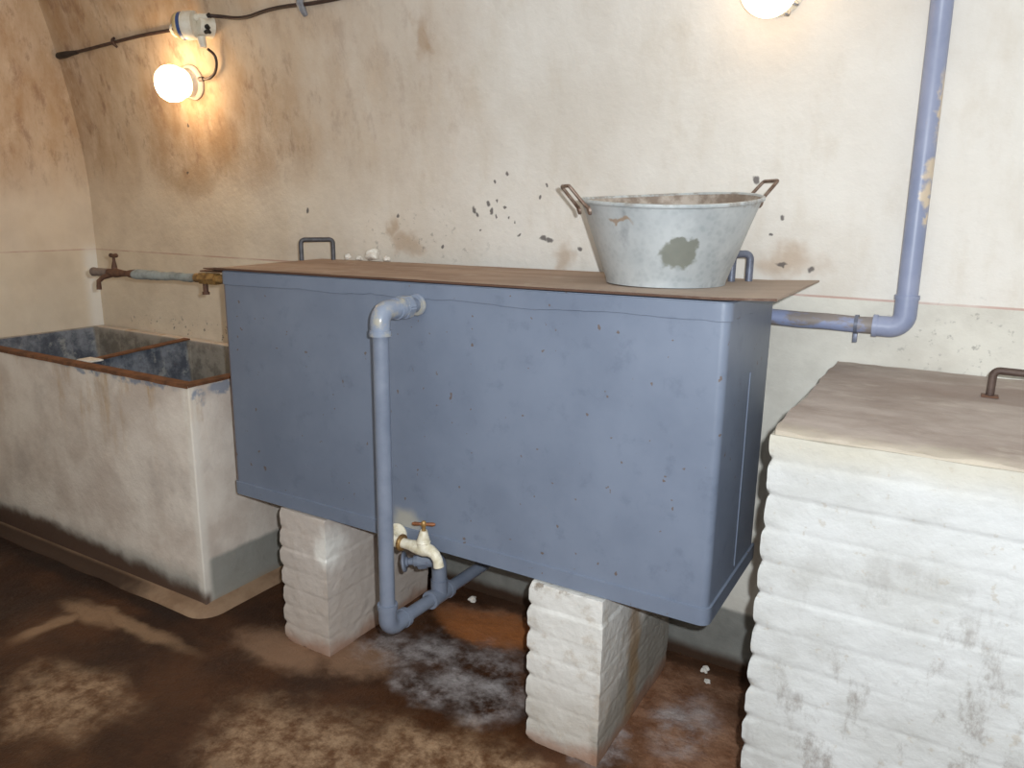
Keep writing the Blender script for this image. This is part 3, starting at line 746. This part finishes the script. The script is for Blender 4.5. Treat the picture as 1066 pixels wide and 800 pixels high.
# ------------------------------------------------------------------ brick block on the right
BX0, BX1, BY0, BZ = -.316, .95, 1.6135, 1.152
blk = thing('brick_plinth', (.3, 2.05, 0), 'big whitewashed brick block with brown cement top at the right', 'brick block')
bm = lattice_box(BX0, BX1, BY0, 2.500, 0, BZ-.012, .0115, brick_disp(.0775, 11, .0016, .235, BX0, BY0, .0014), .0048)
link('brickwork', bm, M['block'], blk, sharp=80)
def slab_disp(p, n):
    if n.z > .5: return .0025*mnoise.noise(p*6)+.0015*mnoise.noise(p*25)-.006*math.exp(-((p.y-BY0)/.02)**2)*(1+mnoise.noise(p*20))
    if n.z < -.5: return 0
    return -.006+.007*mnoise.noise(p*14)
bm = lattice_box(BX0, BX1, BY0, 2.500, BZ-.013, BZ, .012, slab_disp); link('cement_top', bm, M['slab'], blk, sharp=60)
staple((.085, 2.215, BZ), (.300, 2.205, BZ), .068, .0095, 'handle', M['brown_iron'], blk)
bm = NB(); box(bm, .066, .104, 2.197, 2.233, BZ+.0005, BZ+.0045, .0015); link('anchor_plate', bm, M['rust'], blk)

# ------------------------------------------------------------------ lamps
def wnorm(z):
    e = .01; t = V((0, wy(z+e)-wy(z-e), 2*e)).normalized(); return V((0, -t.z, t.y))
def lamp(x, z, label, roll):
    n = wnorm(z); o = V((x, wy(z), z))
    L = thing('bulkhead_lamp', o, label, 'lamp', 'lit bulkhead lamps on the back wall')
    bm = NB(); lathe(bm, [(0, .002), (.074, .002), (.076, .008), (.072, .016), (.062, .022), (.058, .040), (.062, .044), (.062, .054), (.050, .056), (0, .056)], o, n, 32)
    link('base', bm, M['porcelain'], L)
    bm = NB(); lathe(bm, [(.046, .057), (.052, .060), (.064, .072), (.074, .090), (.078, .110), (.075, .134), (.062, .155), (.041, .168), (.020, .174), (0, .175)], o, n, 36)
    link('globe', bm, M['glass_dim' if roll else 'glass'], L)
    u = n.orthogonal().normalized(); w = n.cross(u)
    for k in range(2 if roll else 0):
        a = roll+k*.35; d = u*math.cos(a)+w*math.sin(a)
        bm = NB(); tube(bm, [o+n*.050+d*.064, o+n*.075+d*.082, o+n*.112+d*.092, o+n*.140+d*.088], .003, 8); link('guard_wire', bm, M['clip'], L)
    return L
lamp(-3.145, 2.133, 'lit round lamp glowing on the wall below the junction box at upper left', 0)
lamp(-.565, 2.217, 'lit round lamp cut by the top of the picture beside the blue riser pipe', 1.4)

# ------------------------------------------------------------------ wiring
def wp_(x, z, off=.008): return V((x, wy(z)-off, z))
jz = 2.336; jn = V((-.90, -.43, -.05)).normalized(); jo = V((-2.958, wy(jz)-.062, jz))
jb = thing('junction_box', jo, 'round white porcelain junction box with blue band on the cable', 'junction box')
bm = NB(); lathe(bm, [(0, .002), (.056, .002), (.058, .008), (.058, .048), (.054, .052), (0, .052)], jo, jn, 28)
for q0, q1, r0, r1 in ((jo+V((.010, .010, -.045)), jo+V((.014, .016, -.088)), .019, .015), (jo+V((.0, .0, .030)), jo+V((.060, .016, .030)), .016, .013), (jo-jn*.004+V((0, .0, 0)), jo+V((.022, .060, 0)), .040, .046)):
    tube(bm, [q0, q1], [r0, r1], 16)
link('body', bm, M['porcelain'], jb)
bm = NB(); lathe(bm, [(.050, .0525), (.0555, .0525), (.0555, .066), (.050, .066)], jo, jn, 28); o = link('band', bm, M['band_blue'], jb); o['label'] = 'blue band'
bm = NB(); lathe(bm, [(0, .0665), (.054, .0665), (.056, .072), (.050, .084), (.030, .090), (0, .091)], jo, jn, 28); o = link('cover', bm, M['cap_yellow'], jb); o['label'] = 'yellowed cover'
bm = NB()
for dx, dz in ((.062, .030), (.050, -.030), (.046, -.012)):
    p = jo+V((dx, .012, dz)); tube(bm, [p-V((.012, 0, 0)), p+V((.006, 0, .004)), p+V((.018, 0, -.004))], [.008, .010, .006], 10)
o = link('gland', bm, M['black'], jb); o['label'] = 'black cable gland'
cab = thing('electric_cable', wp_(-3.5, 2.34), 'long dark cable slung along the top of the back wall through the junction box', 'cable')
def smooth_path(pts, n=6):
    pts = [V(p) for p in pts]; P = [pts[0]]+pts+[pts[-1]]; out = []
    for i in range(1, len(P)-2):
        for k in range(n):
            t = k/n; a, b, c, d = P[i-1], P[i], P[i+1], P[i+2]
            out.append(.5*((2*b)+(c-a)*t+(2*a-5*b+4*c-d)*t*t+(3*b-a-3*c+d)*t**3))
    out.append(pts[-1]); return out
bm = NB(); tube(bm, smooth_path([wp_(-4.02, 2.315), wp_(-3.806, 2.325), wp_(-3.569, 2.338), wp_(-3.384, 2.346), wp_(-3.178, 2.347, .014), wp_(-3.060, 2.345, .06)]), .0075, 10); link('sheath', bm, M['cable'], cab)
bm = NB(); tube(bm, smooth_path([wp_(-2.876, 2.366, .045), wp_(-2.841, 2.364, .02), wp_(-2.769, 2.354), wp_(-2.694, 2.352), wp_(-2.611, 2.361), wp_(-2.533, 2.366), wp_(-2.442, 2.366), wp_(-2.364, 2.363), wp_(-2.253, 2.363), wp_(-2.106, 2.368), wp_(-1.7, 2.385), wp_(-1.1, 2.40), wp_(-.4, 2.41)]), .0075, 10); link('sheath', bm, M['cable'], cab)
bm = NB(); tube(bm, [wp_(-4.10, 2.312, .012), wp_(-4.085, 2.312, .014), wp_(-4.03, 2.314, .012), wp_(-3.99, 2.316, .010), wp_(-3.93, 2.318, .009)], [.012, .017, .016, .012, .009], 12); o = link('end_plug', bm, M['black'], cab); o['label'] = 'thick black cable end'
bm = NB(); tube(bm, smooth_path([wp_(-2.944, 2.246, .046), wp_(-2.940, 2.225, .020), wp_(-2.942, 2.19, .018), wp_(-2.968, 2.155, .018), wp_(-3.01, 2.137, .022), wp_(-3.066, 2.137, .026)]), .0062, 10)
tube(bm, [wp_(-3.04, 2.137, .024), wp_(-3.066, 2.137, .026)], .010, 10)
tag(link('lamp_cable', bm, M['cable']), 'short dark cable looping down from the junction box to the lamp', 'cable')
def clip(x, z, s, lab, mat):
    bm = NB(); o = wp_(x, z, 0); n = wnorm(z); w = .010*s
    for q in (V((-.5, 0, 1)), V((.5, 0, -1.1))): pass
    y = wy(z)
    tube(bm, [wp_(x-w*.2, z+.024*s, .002), wp_(x, z+.012*s, .014), wp_(x, z, .0175+.002*s), wp_(x, z-.012*s, .014), wp_(x+w*.2, z-.026*s, .002)], [w*.7, w, w, w, w*.7], 8)
    return tag(link('cable_clip', bm, mat), lab, 'cable clip', 'cable clips on the back wall')
clip(-3.178, 2.347, 1.0, 'small pale cable clip left of the junction box, above the lit lamp', M['flake'])
clip(-3.62, 2.336, .8, 'small dark cable clip nearest to the left corner of the wall', M['cable'])
clip(-2.385, 2.365, 1.5, 'large grey cable clip to the right of the junction box', M['clip'])

# ------------------------------------------------------------------ loose bits
def flake(x, y, z, r, seed, flat=.55):
    bm = NB(); bmesh.ops.create_icosphere(bm, subdivisions=3, radius=r)
    for v in bm.verts:
        k = 1+.55*mnoise.noise(v.co/r*1.3+V((seed*3.1, 0, 0)))+.2*mnoise.noise(v.co/r*3+V((0, seed, 0)))
        v.co *= k; v.co.z *= flat
    zmin = min(v.co.z for v in bm.verts)
    for v in bm.verts: v.co += V((x, y, z-zmin))
    return bm
for x, y, r, s, lab in ((-2.075, 2.412, .027, 1, 'largest white plaster flake at the back edge of the lid'), (-2.005, 2.415, .013, 2, 'small white plaster flake just right of the largest flake on the lid'),
                        (-2.150, 2.415, .012, 3, 'small plaster flake just left of the largest flake on the lid'), (-2.215, 2.415, .014, 4, 'plaster flake nearest to the left handle of the lid')):
    bm = flake(x, y, lidz(x)+.001, r, s, .8); tag(link('plaster_flake', bm, M['flake']), lab, 'plaster flake', 'plaster flakes on the lid')
for x, y, r, s, lab in ((-1.60, 2.42, .016, 5, 'white chip on the floor near the wall beneath the middle of the tank'), (-.625, 2.44, .014, 6, 'white chip on the floor by the wall beneath the right end of the tank'),
                        (-.60, 2.38, .010, 8, 'tiny pale chip on the floor in front of the chip by the wall')):
    bm = flake(x, y, .0005, r, s, .7); tag(link('floor_chip', bm, M['flake']), lab, 'chip', 'chips on the floor')

# ------------------------------------------------------------------ light: the two lamps above plus the photographer's flash
fl = bpy.data.lights.new('camera_flash', 'POINT'); fl.energy = 156; fl.shadow_soft_size = .012; fl.color = (.90, .955, 1.)
fo = bpy.data.objects.new('camera_flash', fl); C.objects.link(fo)

# ------------------------------------------------------------------ camera
right = V((0.86055486, 0.50918983, 0.01307823)); upv = V((-0.12571067, 0.18743524, 0.9741996)); fwd = V((-0.49360121, 0.83999628, -0.2253089))
cam = bpy.data.cameras.new('camera'); cam.lens = 26.967; cam.sensor_width = 36; cam.sensor_fit = 'HORIZONTAL'; cam.clip_start = .02
co = bpy.data.objects.new('camera', cam); C.objects.link(co)
m = Matrix((right, upv, -fwd)).transposed().to_4x4(); m.translation = V((0, 0, 1.6)); co.matrix_world = m
S.camera = co
fo.location = V((0, 0, 1.6))+right*.060+upv*.045+fwd*.01

w = bpy.data.worlds.new('world'); S.world = w; w.use_nodes = True
w.node_tree.nodes['Background'].inputs[0].default_value = (.02, .02, .022, 1)
S.view_settings.view_transform = 'Standard'; S.view_settings.look = 'None'
S.view_settings.exposure = .08; S.view_settings.gamma = 1.; S.view_settings.use_curve_mapping = False
